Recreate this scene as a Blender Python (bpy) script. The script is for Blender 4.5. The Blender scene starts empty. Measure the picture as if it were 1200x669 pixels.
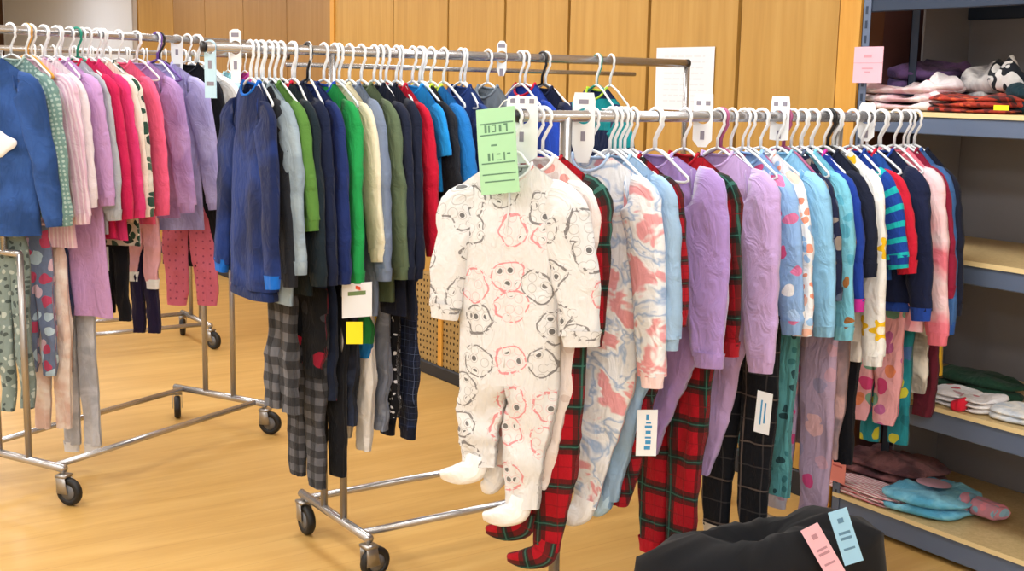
import bpy, math, random
from mathutils import Vector, Matrix, noise
C = bpy.context.scene.collection
PI = math.pi
random.seed(7)
# ------------------------------------------------------------------ camera
F = 1430.0; H = 1.58; HC = 234.5; HM = -0.020
def nrm(v): return v.normalized()
_up = nrm(Vector((-HM, 1, HC / F)))
_X = -nrm(Vector((-976.0, HC - 976.0 * HM, -F)))
_Y = nrm(_up.cross(_X))
RM = Matrix((_X, _Y, _up))            # world = RM @ camera vector
EYE = Vector((0, 0, H))
def ray(px, py): return RM @ Vector((px - 600.0, 334.5 - py, -F))
def on(px, py, ax, val):
    d = ray(px, py); t = (val - EYE[ax]) / d[ax]
    return EYE + d * t
def proj(P):
    v = RM.transposed() @ (Vector(P) - EYE)
    return 600 + F * v.x / -v.z, 334.5 - F * v.y / -v.z
cd = bpy.data.cameras.new('camera'); cam = bpy.data.objects.new('camera', cd); C.objects.link(cam)
cam.matrix_world = Matrix.Translation(EYE) @ RM.to_4x4()
cd.sensor_width = 36.0; cd.lens = F / 1200 * 36.0; cd.clip_end = 200
bpy.context.scene.camera = cam
vs = bpy.context.scene.view_settings
vs.view_transform = 'Standard'; vs.look = 'None'; vs.gamma = 1; vs.use_curve_mapping = False; vs.exposure = 0.0

# ------------------------------------------------------------------ materials
def lin(c):
    if isinstance(c, str):
        c = c.lstrip('#'); c = [int(c[i:i + 2], 16) / 255 for i in (0, 2, 4)]
    return tuple((x / 12.92 if x <= .04045 else ((x + .055) / 1.055) ** 2.4) for x in c[:3]) + (1,)
MATS = {}
class NT:
    def __init__(s, name, rough=.8, metal=0., spec=.3):
        s.m = bpy.data.materials.new(name); s.m.use_nodes = True
        s.t = s.m.node_tree; s.b = s.t.nodes['Principled BSDF']
        s.b.inputs['Roughness'].default_value = rough; s.b.inputs['Metallic'].default_value = metal
        s.b.inputs['Specular IOR Level'].default_value = spec
        s.tc = s.n('ShaderNodeTexCoord')
    def n(s, ty, **k):
        x = s.t.nodes.new(ty)
        for a, v in k.items(): setattr(x, a, v)
        return x
    def l(s, a, b): s.t.links.new(a, b)
    def inp(s, sock, v):
        if hasattr(v, 'is_output'): s.l(v, sock)
        else: sock.default_value = v
    def math(s, op, a, b=0.0, c=None):
        x = s.n('ShaderNodeMath', operation=op); s.inp(x.inputs[0], a); s.inp(x.inputs[1], b)
        if c is not None: s.inp(x.inputs[2], c)
        return x.outputs[0]
    def mix(s, f, a, b):
        x = s.n('ShaderNodeMix', data_type='RGBA'); s.inp(x.inputs[0], f); s.inp(x.inputs[6], a); s.inp(x.inputs[7], b)
        return x.outputs[2]
    def mapping(s, src, scale=(1, 1, 1), rot=(0, 0, 0), loc=(0, 0, 0)):
        x = s.n('ShaderNodeMapping'); s.l(src, x.inputs[0]); x.inputs['Scale'].default_value = scale
        x.inputs['Rotation'].default_value = rot; x.inputs['Location'].default_value = loc
        return x.outputs[0]
    def noise(s, vec, scale, detail=3, rough=.5, dist=0.):
        x = s.n('ShaderNodeTexNoise'); s.l(vec, x.inputs['Vector']); x.inputs['Scale'].default_value = scale
        x.inputs['Detail'].default_value = detail; x.inputs['Roughness'].default_value = rough; x.inputs['Distortion'].default_value = dist
        return x.outputs['Fac'], x.outputs['Color']
    def vor(s, vec, scale, rnd=1.0):
        x = s.n('ShaderNodeTexVoronoi', voronoi_dimensions='2D'); s.l(vec, x.inputs['Vector']); x.inputs['Scale'].default_value = scale
        x.inputs['Randomness'].default_value = rnd
        return x.outputs['Distance'], x.outputs['Color'], x.outputs['Position']
    def ramp(s, fac, stops, const=True):
        x = s.n('ShaderNodeValToRGB'); s.l(fac, x.inputs[0]); r = x.color_ramp
        r.interpolation = 'CONSTANT' if const else 'LINEAR'
        while len(r.elements) < len(stops): r.elements.new(.5)
        for e, (p, c) in zip(r.elements, stops): e.position = p; e.color = lin(c)
        return x.outputs[0]
    def xy(s, vec):
        x = s.n('ShaderNodeSeparateXYZ'); s.l(vec, x.inputs[0]); return x.outputs[0], x.outputs[1]
    def band(s, c, period, lo, hi):
        f = s.math('FRACT', s.math('DIVIDE', c, period))
        return s.math('MULTIPLY', s.math('GREATER_THAN', f, lo), s.math('LESS_THAN', f, hi))
    def done(s, col, bump=None, strength=.3, dist=.01):
        s.inp(s.b.inputs['Base Color'], col)
        if bump is not None:
            x = s.n('ShaderNodeBump'); x.inputs['Strength'].default_value = strength; x.inputs['Distance'].default_value = dist
            s.l(bump, x.inputs['Height']); s.l(x.outputs[0], s.b.inputs['Normal'])
        return s.m

def fabric(base, pat=None, cols=(), scale=12., size=.3, sheen=.07, rough=.88):
    key = ('fab', base, pat, tuple(cols), scale, size, sheen)
    if key in MATS: return MATS[key]
    t = NT('fabric_' + (pat or 'solid'), rough=rough, spec=.2)
    t.b.inputs['Sheen Weight'].default_value = sheen; t.b.inputs['Sheen Roughness'].default_value = .5
    uv = t.tc.outputs['UV']; u, v = t.xy(uv)
    B = lin(base); col = B; Cs = [lin(c) for c in cols]
    _, nc = t.noise(uv, 14, 2)
    wob = t.n('ShaderNodeVectorMath', operation='MULTIPLY_ADD'); t.l(nc, wob.inputs[0]); wob.inputs[1].default_value = (.05, .05, 0); t.l(uv, wob.inputs[2])
    wuv = wob.outputs[0]
    if pat == 'plaid':      # cols: dark band, second band, thin line, highlight line
        p = 1.0 / scale
        for c in (u, v):
            b = t.band(c, p, .0, .38); col = t.mix(t.math('MULTIPLY', b, .72), col, Cs[0])
        for c in (u, v):
            b = t.band(c, p, .12, .26); col = t.mix(t.math('MULTIPLY', b, .75), col, Cs[1])
        for c in (u, v):
            b = t.band(c, p, .17, .205); col = t.mix(t.math('MULTIPLY', b, .8), col, Cs[2])
            b = t.band(c, p, .67, .70); col = t.mix(t.math('MULTIPLY', b, .6), col, Cs[-1])
    elif pat == 'check':
        p = 1.0 / scale
        for c in (u, v):
            b = t.band(c, p, 0, .5); col = t.mix(t.math('MULTIPLY', b, .6), col, Cs[0])
    elif pat == 'stripes':
        b = t.band(v, 1.0 / scale, 0, size); col = t.mix(b, col, Cs[0])
        if len(Cs) > 1: col = t.mix(t.band(v, 1.0 / scale, size, min(.99, size + .15)), col, Cs[1])
    elif pat == 'vstripes':
        col = t.mix(t.band(u, 1.0 / scale, 0, size), col, Cs[0])
    elif pat in ('blobs', 'dots'):
        d, c, _p = t.vor(wuv if pat == 'blobs' else uv, scale, .85 if pat == 'blobs' else .25)
        cr = t.n('ShaderNodeSeparateColor'); t.l(c, cr.inputs[0])
        pc = t.ramp(cr.outputs[0], [(i / len(cols), cc) for i, cc in enumerate(cols)])
        sz = t.math('MULTIPLY_ADD', cr.outputs[1], size * .5, size * .65) if pat == 'blobs' else size
        col = t.mix(t.math('LESS_THAN', d, sz), col, pc)
    elif pat == 'flowers':
        d, c, p = t.vor(uv, scale, .75)
        df = t.n('ShaderNodeVectorMath', operation='SUBTRACT'); sc = t.n('ShaderNodeVectorMath', operation='SCALE'); t.l(uv, sc.inputs[0]); sc.inputs['Scale'].default_value = 1
        t.l(sc.outputs[0], df.inputs[0]); t.l(p, df.inputs[1]); dx, dy = t.xy(df.outputs[0])
        ang = t.math('ARCTAN2', dy, dx); pet = t.math('MULTIPLY_ADD', t.math('COSINE', t.math('MULTIPLY', ang, 6)), size * .22, size * .85)
        col = t.mix(t.math('LESS_THAN', d, pet), col, Cs[0])
        col = t.mix(t.math('LESS_THAN', d, size * .36), col, Cs[1])
    elif pat == 'faces':    # sketchy round animal faces: outline ring, two eyes, muzzle, ears
        d, c, p = t.vor(wuv, scale, .6)
        cr = t.n('ShaderNodeSeparateColor'); t.l(c, cr.inputs[0])
        line = t.ramp(cr.outputs[0], [(0, cols[0]), (.45, cols[1]), (.8, cols[0])])
        brk, _ = t.noise(uv, 70, 1)
        ring = t.math('MULTIPLY', t.math('GREATER_THAN', d, size * .88), t.math('LESS_THAN', d, size))
        ring = t.math('MULTIPLY', ring, t.math('GREATER_THAN', brk, .42))
        col = t.mix(t.math('MULTIPLY', ring, .75), col, line)
        d2, c2, _p = t.vor(uv, scale * 3.6, .6)
        c2r = t.n('ShaderNodeSeparateColor'); t.l(c2, c2r.inputs[0])
        eye = t.math('MULTIPLY', t.math('LESS_THAN', d2, .25), t.math('LESS_THAN', d, size * .6))
        eye = t.math('MULTIPLY', eye, t.math('GREATER_THAN', c2r.outputs[1], .35))
        col = t.mix(t.math('MULTIPLY', eye, .8), col, t.ramp(c2r.outputs[0], [(0, cols[2]), (.55, cols[0])]))
        r2 = t.math('MULTIPLY', t.math('GREATER_THAN', d2, .36), t.math('LESS_THAN', d2, .42))
        r2 = t.math('MULTIPLY', r2, t.math('LESS_THAN', d, size * 1.15))
        col = t.mix(t.math('MULTIPLY', r2, .35), col, line)
    elif pat == 'dye':      # soft cloudy areas
        f, _ = t.noise(uv, scale, 3, .55, .6)
        st = [(0.0, base)] + [(.42 + .16 * i / max(1, len(cols) - 1) if len(cols) > 1 else .5, cc) for i, cc in enumerate(cols)]
        col = t.ramp(f, st, False)
    elif pat == 'camo':
        f, _ = t.noise(uv, scale, 2, .5, .4)
        st = [(0.0, base)] + [(.44 + .07 * i, cc) for i, cc in enumerate(cols)]
        col = t.ramp(f, st, True)
    mf, _ = t.noise(uv, 60, 3)
    k = t.math('MULTIPLY_ADD', mf, .16, .92)
    kk = t.n('ShaderNodeVectorMath', operation='SCALE')
    if hasattr(col, 'is_output'): t.l(col, kk.inputs[0])
    else: kk.inputs[0].default_value = col[:3]
    t.l(k, kk.inputs['Scale'])
    w, _ = t.noise(t.mapping(uv, (1, .45, 1), (0, 0, .35)), 26, 3, .55, .8)
    f2, _ = t.noise(uv, 700, 1)
    bh = t.math('MULTIPLY_ADD', f2, .06, w)
    t.done(kk.outputs[0], bh, .7, .018)
    MATS[key] = t.m
    return t.m
def plain(name, c, rough=.5, metal=0., spec=.5, bump=0):
    key = ('p', name)
    if key in MATS: return MATS[key]
    t = NT(name, rough, metal, spec)
    f, _ = t.noise(t.tc.outputs['Object'], 40, 2)
    col = t.mix(t.math('MULTIPLY', f, .12), lin(c), tuple(x * .75 for x in lin(c)[:3]) + (1,))
    t.done(col, f if bump else None, bump or .1, .005); MATS[key] = t.m
    return t.m
WHITE = plain('white_plastic', '#eef2f6', .35)
BLACKP = plain('black_plastic', '#15161a', .4)
GREENP = plain('green_plastic', '#0f8f78', .35)
CHROME = plain('chrome', '#b9b8ba', .25, .75)
STEEL = plain('brushed_steel', '#a9a6a4', .32, .8)
RUBBER = plain('black_rubber', '#141416', .55)
INK = plain('ink', '#5b6670', .8)
BLUEINK = plain('blue_ink', '#3f93c9', .8)

# ------------------------------------------------------------------ mesh helpers
class MB:
    def __init__(s): s.v = []; s.f = []; s.uv = []; s.mi = []
    def quadstrip(s, rings, closed=True, uvs=None, mi=0, cap0=False, cap1=False):
        base = len(s.v); n = len(rings[0])
        for r in rings: s.v += [tuple(p) for p in r]
        for i in range(len(rings) - 1):
            for j in range(n if closed else n - 1):
                k = (j + 1) % n
                s.f.append((base + i * n + j, base + i * n + k, base + (i + 1) * n + k, base + (i + 1) * n + j)); s.mi.append(mi)
                if uvs:
                    a = uvs[i]; b = uvs[i + 1]
                    # ring uv lists carry n+1 entries
                    s.uv.append((a[j], a[j + 1], b[j + 1], b[j]))
                else: s.uv.append(((0, 0),) * 4)
        for flag, i in ((cap0, 0), (cap1, len(rings) - 1)):
            if flag:
                idx = [base + i * n + j for j in range(n)]
                if i == 0: idx.reverse()
                s.f.append(tuple(idx)); s.mi.append(mi); s.uv.append(tuple((s.v[q][0], s.v[q][2]) for q in idx))
        return s
    def tube(s, pts, r, n=8, mi=0, cap=True, flat=1.0):
        pts = [Vector(p) for p in pts]; rings = []; prev = None
        for i, p in enumerate(pts):
            a = pts[max(0, i - 1)]; b = pts[min(len(pts) - 1, i + 1)]; t = (b - a).normalized()
            if prev is None:
                ref = Vector((0, 0, 1)) if abs(t.z) < .9 else Vector((0, 1, 0))
                x = t.cross(ref).normalized()
            else: x = (prev - t * prev.dot(t)).normalized()
            prev = x; y = t.cross(x); rr = r[i] if isinstance(r, (list, tuple)) else r
            rings.append([p + x * rr * math.cos(2 * PI * k / n) + y * rr * flat * math.sin(2 * PI * k / n) for k in range(n)])
        return s.quadstrip(rings, True, None, mi, cap, cap)
    def box(s, lo, hi, mi=0, bev=0.0):
        x0, y0, z0 = lo; x1, y1, z1 = hi
        b = min(bev, (x1 - x0) * .45, (y1 - y0) * .45, (z1 - z0) * .45)
        def rect(z, i): return [(x0 + i, y0 + i, z), (x1 - i, y0 + i, z), (x1 - i, y1 - i, z), (x0 + i, y1 - i, z)]
        if b > 0: rings = [rect(z0, b), rect(z0 + b, 0), rect(z1 - b, 0), rect(z1, b)]
        else: rings = [rect(z0, 0), rect(z1, 0)]
        uvs = None
        return s.quadstrip(rings, True, uvs, mi, True, True)
    def build(s, name, mats, parent=None, smooth=True, loc=None, rot=None):
        me = bpy.data.meshes.new(name); me.from_pydata(s.v, [], s.f); me.update()
        if not isinstance(mats, (list, tuple)): mats = [mats]
        for m in mats: me.materials.append(m)
        lay = me.uv_layers.new(name='UVMap'); k = 0
        for fi, p in enumerate(me.polygons):
            p.use_smooth = smooth; p.material_index = s.mi[fi]
            for q in range(len(p.vertices)): lay.data[k].uv = s.uv[fi][q]; k += 1
        o = bpy.data.objects.new(name, me); C.objects.link(o)
        if parent is not None: o.parent = parent
        if loc is not None: o.location = loc
        if rot is not None: o.rotation_euler = rot
        return o
def tag(o, label, cat, group=None):
    o['label'] = label; o['category'] = cat
    if group: o['group'] = group
    return o
def empty(name, loc, rz=0):
    o = bpy.data.objects.new(name, None); C.objects.link(o); o.location = loc; o.rotation_euler = (0, 0, rz); o.empty_display_size = .05
    return o
def struct(name, mb, m, **k):
    o = mb.build(name, m, smooth=False, **k); o['kind'] = 'structure'; return o
def sub(o, lv=1):
    md = o.modifiers.new('s', 'SUBSURF'); md.levels = lv; md.render_levels = lv; return o

# ------------------------------------------------------------------ room
WY = 3.56        # wood wall plane
WX1 = -3.035     # its right end
XL, XR, YB, ZC = -18.0, 2.6, -3.2, 2.75
AY = 4.16        # back of the shelf alcove
t = NT('floor_vinyl', .38, 0, .4)
g = t.tc.outputs['Object']
n1, _ = t.noise(t.mapping(g, (5.0, .55, 1)), 2.2, 5, .6, .5)
n2, _ = t.noise(t.mapping(g, (26.0, 1.1, 1)), 2.0, 4, .6)
n3, _ = t.noise(g, .9, 3, .5)
c = t.ramp(n1, [(0.3, '#b78d4c'), (.5, '#c79e5b'), (.7, '#d6b06c')], False)
c = t.mix(t.math('MULTIPLY', n2, .35), c, lin('#ae8243'))
c = t.mix(t.math('MULTIPLY', n3, .4), c, lin('#cfa563'))
gx, gy = t.xy(g)
seam = t.band(gx, .152, 0, .02)
c = t.mix(t.math('MULTIPLY', seam, .3), c, lin('#9a6a32'))
t.done(c, n2, .05, .003); FLOOR = t.m
def woodmat(name, a, b, d, sc=1.0):
    t = NT(name, .42, 0, .35); g = t.tc.outputs['Object']
    n1, _ = t.noise(t.mapping(g, (14 * sc, 14 * sc, .8 * sc)), 1.6, 5, .6, .6)
    n2, _ = t.noise(t.mapping(g, (70 * sc, 70 * sc, 2 * sc)), 1.5, 3)
    c = t.ramp(n1, [(.25, a), (.5, b), (.78, d)], False)
    c = t.mix(t.math('MULTIPLY', n2, .25), c, lin(a)); t.done(c, n2, .05, .002); return t.m
WOOD = woodmat('wall_veneer', '#b0853f', '#be9249', '#caa058')
WOODB = woodmat('wall_veneer_dull', '#9c7440', '#a67e49', '#b08a55')
OAK = woodmat('oak_stile', '#cf9238', '#daa045', '#e3ad55')
DARKGAP = plain('gap_dark', '#5a3418', .8)
WALLW = plain('painted_wall', '#e4e1da', .8)
CEIL = plain('ceiling_tile', '#e9e8e4', .9)
GREYW = plain('alcove_grey', '#77757b', .85)
BROWNW = plain('alcove_brown', '#4a2a25', .6)
BASEB = plain('black_base', '#22242b', .6)
struct('floor', MB().box((XL - .2, YB - .2, -.1), (XR + .2, AY + .2, 0)), FLOOR)
struct('ceiling', MB().box((XL - .2, YB - .2, ZC), (XR + .2, AY + .2, ZC + .1)), CEIL)
struct('wall_left', MB().box((XL - .1, YB, 0), (XL, WY, ZC)), WALLW)
struct('wall_right', MB().box((XR, YB, 0), (XR + .1, AY, ZC)), WALLW)
struct('wall_front', MB().box((XL, YB - .1, 0), (XR, YB, ZC)), WALLW)
struct('wall_back', MB().box((XL, WY + .02, 0), (WX1, WY + .12, ZC)), DARKGAP)
struct('wall_alcove_back', MB().box((WX1, AY, 0), (XR, AY + .1, ZC)), GREYW)
struct('wall_alcove_side', MB().box((WX1 - .06, WY + .12, 0), (WX1, AY, ZC)), BROWNW)
# veneer panels between dark gaps, edges where the photo shows them
edges = [on(px, 20, 1, WY).x for px in (162, 203, 240, 285, 336, 392, 461, 525, 592, 667, 761, 867)]
edges = [edges[0] - .6 * k for k in (9, 8, 7, 6, 5, 4, 3, 2, 1)] + edges + [WX1 - .10]
for i in range(len(edges) - 1):
    a, b = edges[i], edges[i + 1]
    gap = .011 if i > 15 else .005
    if a < XL: continue
    m = WOODB if 9 < i < 14 else WOOD
    o = MB().box((a + gap, WY, .10), (b - gap, WY + .03, ZC), bev=.003).build('wall_panel', m, smooth=False); o['kind'] = 'structure'
o = MB().box((WX1 - .10 + .004, WY - .012, .0), (WX1, WY + .03, ZC), bev=.004).build('trim_1', OAK, smooth=False); o['kind'] = 'structure'
e392 = edges[14]
o = MB().box((e392 - .045, WY - .012, .1), (e392 + .012, WY + .005, ZC), bev=.004).build('trim_2', OAK, smooth=False); o['kind'] = 'structure'
struct('baseboard_back', MB().box((XL, WY - .012, 0), (WX1 - .10, WY + .02, .10), bev=.004), BASEB)
# pale board high on the wall at the far left
a = on(8, 18, 1, WY).x; b = on(161, 18, 1, WY).x
a = max(a, XL + .05)
r = empty('white_board', ((a + b) / 2, WY - .02, 1.4))
tag(r, 'large plain white board on the wood-panelled wall above the far left racks', 'board')
PALE = plain('board_white', '#dfe2ea', .5)
MB().box((a - (a + b) / 2, -.02, 0), (b - (a + b) / 2, .015, 1.2), bev=.004).build('surface', PALE, r, False)
fr = MB()
for lo, hi in (((a, 0), (a + .04, 1.2)), ((b - .02, 0), (b, 1.2))):
    fr.box((lo[0] - (a + b) / 2, -.03, lo[1]), (hi[0] - (a + b) / 2, -.018, hi[1]))
fr.build('edge_trim', plain('grey_trim', '#c9ccd4', .4), r, False)
# ventilation grille low on the wall
PERF = fabric('#a88b58', 'dots', ('#3c2c1a',), 28, .22, 0)
gx0 = on(487, 400, 1, WY - .25).x; gx1 = on(600, 400, 1, WY - .25).x
r = empty('perforated_bench', ((gx0 + gx1) / 2, WY - .14, 0)); tag(r, 'low tan perforated cabinet with black plinth on the floor against the wood wall', 'cabinet')
w = (gx1 - gx0) / 2
mb = MB()
mb.quadstrip([[(-w, -.11, .07), (w, -.11, .07)], [(-w, -.11, .55), (w, -.11, .55)]], False, [[(-w, 0), (w, 0)], [(-w, .5), (w, .5)]])
mb.build('perforated_panel', PERF, r, False)
mb = MB(); mb.box((-w, -.105, .07), (w, .12, .55)); mb.build('body', plain('tan_body', '#a08453', .6), r, False)
MB().box((-w, -.125, .0), (w, .12, .07), bev=.005).build('plinth', BASEB, r, False)
xs = on(517, 400, 1, WY - .25).x - (gx0 + gx1) / 2
MB().box((xs - .02, -.12, .07), (xs + .02, -.109, .55), bev=.003).build('stile', OAK, r, False)
# paper notice taped to the wall
def paper(name, label, c0, ux, uz, w, h, colr, bars, cat='sign', ink=INK, thick=.0015, group=None, bend=0.0):
    """sheet with its top-left corner at c0, spanning ux*w to the right and -uz*h down; bars = written strokes (u0,v0,u1,v1) as fractions"""
    ux = Vector(ux).normalized(); uz = Vector(uz).normalized(); nn = ux.cross(-uz).normalized(); nn = -nn if nn.y > 0 or (nn.x < 0 and abs(nn.y) < .3) else nn
    c0 = Vector(c0); ctr = c0 + ux * w / 2 - uz * h / 2; mb = MB()
    def P(u, v, k): return c0 - ctr + ux * w * u - uz * h * v + nn * (k + bend * math.sin(v * PI))
    rows = 8
    rings = [[P(0, v / rows, 0), P(1, v / rows, 0), P(1, v / rows, thick), P(0, v / rows, thick)] for v in range(rows + 1)]
    mb.quadstrip(rings, True, None, 0, True, True)
    for (u0, v0, u1, v1) in bars:
        k = thick + .0006
        mb.quadstrip([[P(u0, v0, k), P(u1, v0, k)], [P(u0, v1, k), P(u1, v1, k)]], False, None, 1)
    o = mb.build(name, [colr, ink], None, False, loc=ctr)
    if label: tag(o, label, cat, group)
    return o
def textbars(rows, seed, x0=.15, x1=.85, y0=.1, y1=.9, hh=.3, words=4):
    rr = random.Random(seed); out = []
    for i in range(rows):
        v = y0 + (y1 - y0) * (i + .5) / rows; hgt = (y1 - y0) / rows * hh; x = x0
        while x < x1 - .03:
            wd = rr.uniform(.05, .16) * 4 / words; out.append((x, v - hgt / 2, min(x1, x + wd), v + hgt / 2)); x += wd + .03
    return out
p0 = on(770, 56, 1, WY - .004); p1 = on(838, 56, 1, WY - .004); p2 = on(770, 128, 1, WY - .004)
PAPER = plain('white_paper', '#e9edf3', .7)
LINK = plain('faint_ink', '#dde2e8', .8)
paper('paper_notice', 'white paper notice with faint print taped on the wood wall', p0, (1, 0, 0), (0, 0, 1), p1.x - p0.x, p0.z - p2.z, PAPER, textbars(9, 3), ink=LINK)

# ------------------------------------------------------------------ ceiling lights
EM = bpy.data.materials.new('lamp_glow'); EM.use_nodes = True; EM.node_tree.nodes['Principled BSDF'].inputs['Emission Color'].default_value = (1, .98, .95, 1)
EM.node_tree.nodes['Principled BSDF'].inputs['Emission Strength'].default_value = 4
k = 0
for lx in (-12.5, -9.5, -6.9, -4.7, -2.5, -.3, 1.6):
    for ly in (-1.9, .2, 2.3):
        r = empty('ceiling_light', (lx, ly, ZC - .03)); tag(r, 'recessed rectangular fluorescent ceiling light', 'ceiling light', 'ceiling lights')
        MB().box((-.62, -.32, 0), (.62, .32, .03), bev=.004).build('frame', WALLW, r, False)
        MB().box((-.58, -.28, -.006), (.58, .28, -.001)).build('diffuser', EM, r, False)
        ld = bpy.data.lights.new('troffer', 'AREA'); ld.shape = 'RECTANGLE'; ld.size = 1.15; ld.size_y = .55; ld.energy = 23; ld.color = (.90, .955, 1.0)
        lo = bpy.data.objects.new('troffer', ld); C.objects.link(lo); lo.location = (lx, ly, ZC - .045)
wd = bpy.data.worlds.new('world'); bpy.context.scene.world = wd; wd.use_nodes = True
wd.node_tree.nodes['Background'].inputs[0].default_value = (.8, .85, 1, 1); wd.node_tree.nodes['Background'].inputs[1].default_value = .5

# ------------------------------------------------------------------ racks
class Rack: pass
def caster(root, x, y, rz, barz):
    h = MB(); cs, sn = math.cos(rz), math.sin(rz)
    # wheel: torus-like tyre, offset behind the stem
    rad = .05; ox = .028
    def T(p): return (x + p[0] * cs - p[1] * sn, y + p[0] * sn + p[1] * cs, p[2])
    w = MB(); prof = [(.030, -.013), (.046, -.015), (.0525, -.008), (.0525, .008), (.046, .015), (.030, .013)]
    rings = [[T((ox + pr * math.cos(a), pw, .053 + pr * math.sin(a))) for pr, pw in prof] for a in [2 * PI * i / 20 for i in range(21)]]
    w.quadstrip(rings, True)
    wo = w.build('wheel', RUBBER, root)
    hb = MB(); hb.quadstrip([[T((ox + rr * math.cos(2 * PI * i / 14), yy, .053 + rr * math.sin(2 * PI * i / 14))) for i in range(14)] for rr, yy in ((.001, -.014), (.031, -.012), (.031, .012), (.001, .014))], True)
    hb.build('wheel_hub', plain('grey_hub', '#6d6e72', .5), wo)
    h.tube([T((0, 0, barz)), T((0, 0, .112))], .009, 8)
    for s in (-1, 1):
        h.quadstrip([[T((-.016, s * .019, z)), T((.022 + (1 - z / .12) * .02, s * .019, z)), T((.022 + (1 - z / .12) * .02, s * .022, z)), T((-.016 + (1 - z / .12) * .03, s * .022, z))] for z in (.115, .08, .047)], True, None, 0, True, True)
    h.box((0, 0, 0), (0, 0, 0)) if False else None
    h.quadstrip([[T((-.018, -.023, z)), T((.026, -.023, z)), T((.026, .023, z)), T((-.018, .023, z))] for z in (.108, .118)], True, None, 0, True, True)
    h.build('fork', STEEL, wo)
def make_rack(name, label, c0, d, L, W, zr, over0, over1, pair=.075, nbars=2, zb=.14, lower=None, rr=.0155, zjoin=1.25, inset=0.0):
    """c0 = centre of the near end bar; d = unit direction of the rail; rail overhangs the uprights by over0/over1"""
    ang = math.atan2(d[1], d[0]); root = empty(name, (c0[0], c0[1], 0), ang); tag(root, label, 'clothes rack', 'chrome rolling garment racks')
    for x in (0, L):
        MB().tube([(x, -W / 2, zb), (x, W / 2, zb)], .0155, 10).build('end_bar', CHROME, root)
        if pair > 0:
            for s in (-1, 1): MB().tube([(x, s * pair, zb), (x, s * pair, zjoin)], .0125, 10).build('upright', STEEL, root)
            MB().tube([(x, -pair, zjoin), (x, pair, zjoin)], .0135, 8).build('cross_piece', CHROME, root)
            MB().tube([(x, 0, zjoin), (x, 0, zr)], .012, 10).build('telescopic_post', CHROME, root)
        else:
            MB().tube([(x, 0, zb), (x, 0, zr)], .0155, 12).build('upright', STEEL, root)
        for s in (-1, 1): caster(root, x, s * (W / 2 - .012), random.uniform(-2.6, .2) if s > 0 else random.uniform(-1.5, 1.5), zb)
    if nbars == 2:
        for s in (-1, 1): MB().tube([(0, s * (W / 2 - .06), zb), (L, s * (W / 2 - .06), zb)], .0125, 10).build('base_bar', CHROME, root)
    else: MB().tube([(0, 0, zb), (L, 0, zb)], .0125, 10).build('base_bar', CHROME, root)
    rail = MB().tube([(-over0, 0, zr), (L + over1, 0, zr)], rr, 14).build('hanging_rail', CHROME, root)
    for x, s in ((-over0, -1), (L + over1, 1)): MB().tube([(x - .006, 0, zr), (x + .006, 0, zr)], rr + .001, 14).build('end_cap', BLACKP, rail)
    if lower: MB().tube([(-over0 * .3, lower[0], zr - lower[1]), (lower[2], lower[0], zr - lower[1])], .008, 8).build('lower_rail', CHROME, root)
    R = Rack(); R.d = Vector((d[0], d[1], 0)); R.c = Vector((c0[0], c0[1], zr)); R.ang = ang
    e = Vector((d[1], -d[0], 0)); R.e = e; R.z = zr; R.L = L
    return R
R3X = -2.60
rack3 = make_rack('garment_rack', 'chrome rolling rack nearest the camera holding the footed sleepers and pastel pajamas', (R3X, 1.92), (0, 1), 1.05, .50, 1.503, .15, .36, pair=0, nbars=1)
rack2 = make_rack('garment_rack', 'middle chrome rolling rack holding navy, green and red boys clothes', (-3.585, 1.72), (0, 1), 1.5, .52, 1.676, .42, .0, lower=(.07, .045, 1.30))
th1 = 2.0326
rack1 = make_rack('garment_rack', 'left chrome rolling rack of pink and lilac clothes with both ends on view', (-4.79, .955), (math.cos(th1), math.sin(th1)), 1.124, .56, 1.745, .30, .22, pair=.085, zjoin=.93)
rack0 = make_rack('garment_rack', 'far left rear chrome rack standing behind the pink clothes', (-7.12, 1.45), (0, 1), 1.05, .50, 1.725, .55, .62, pair=.085, zjoin=.9)

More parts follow.
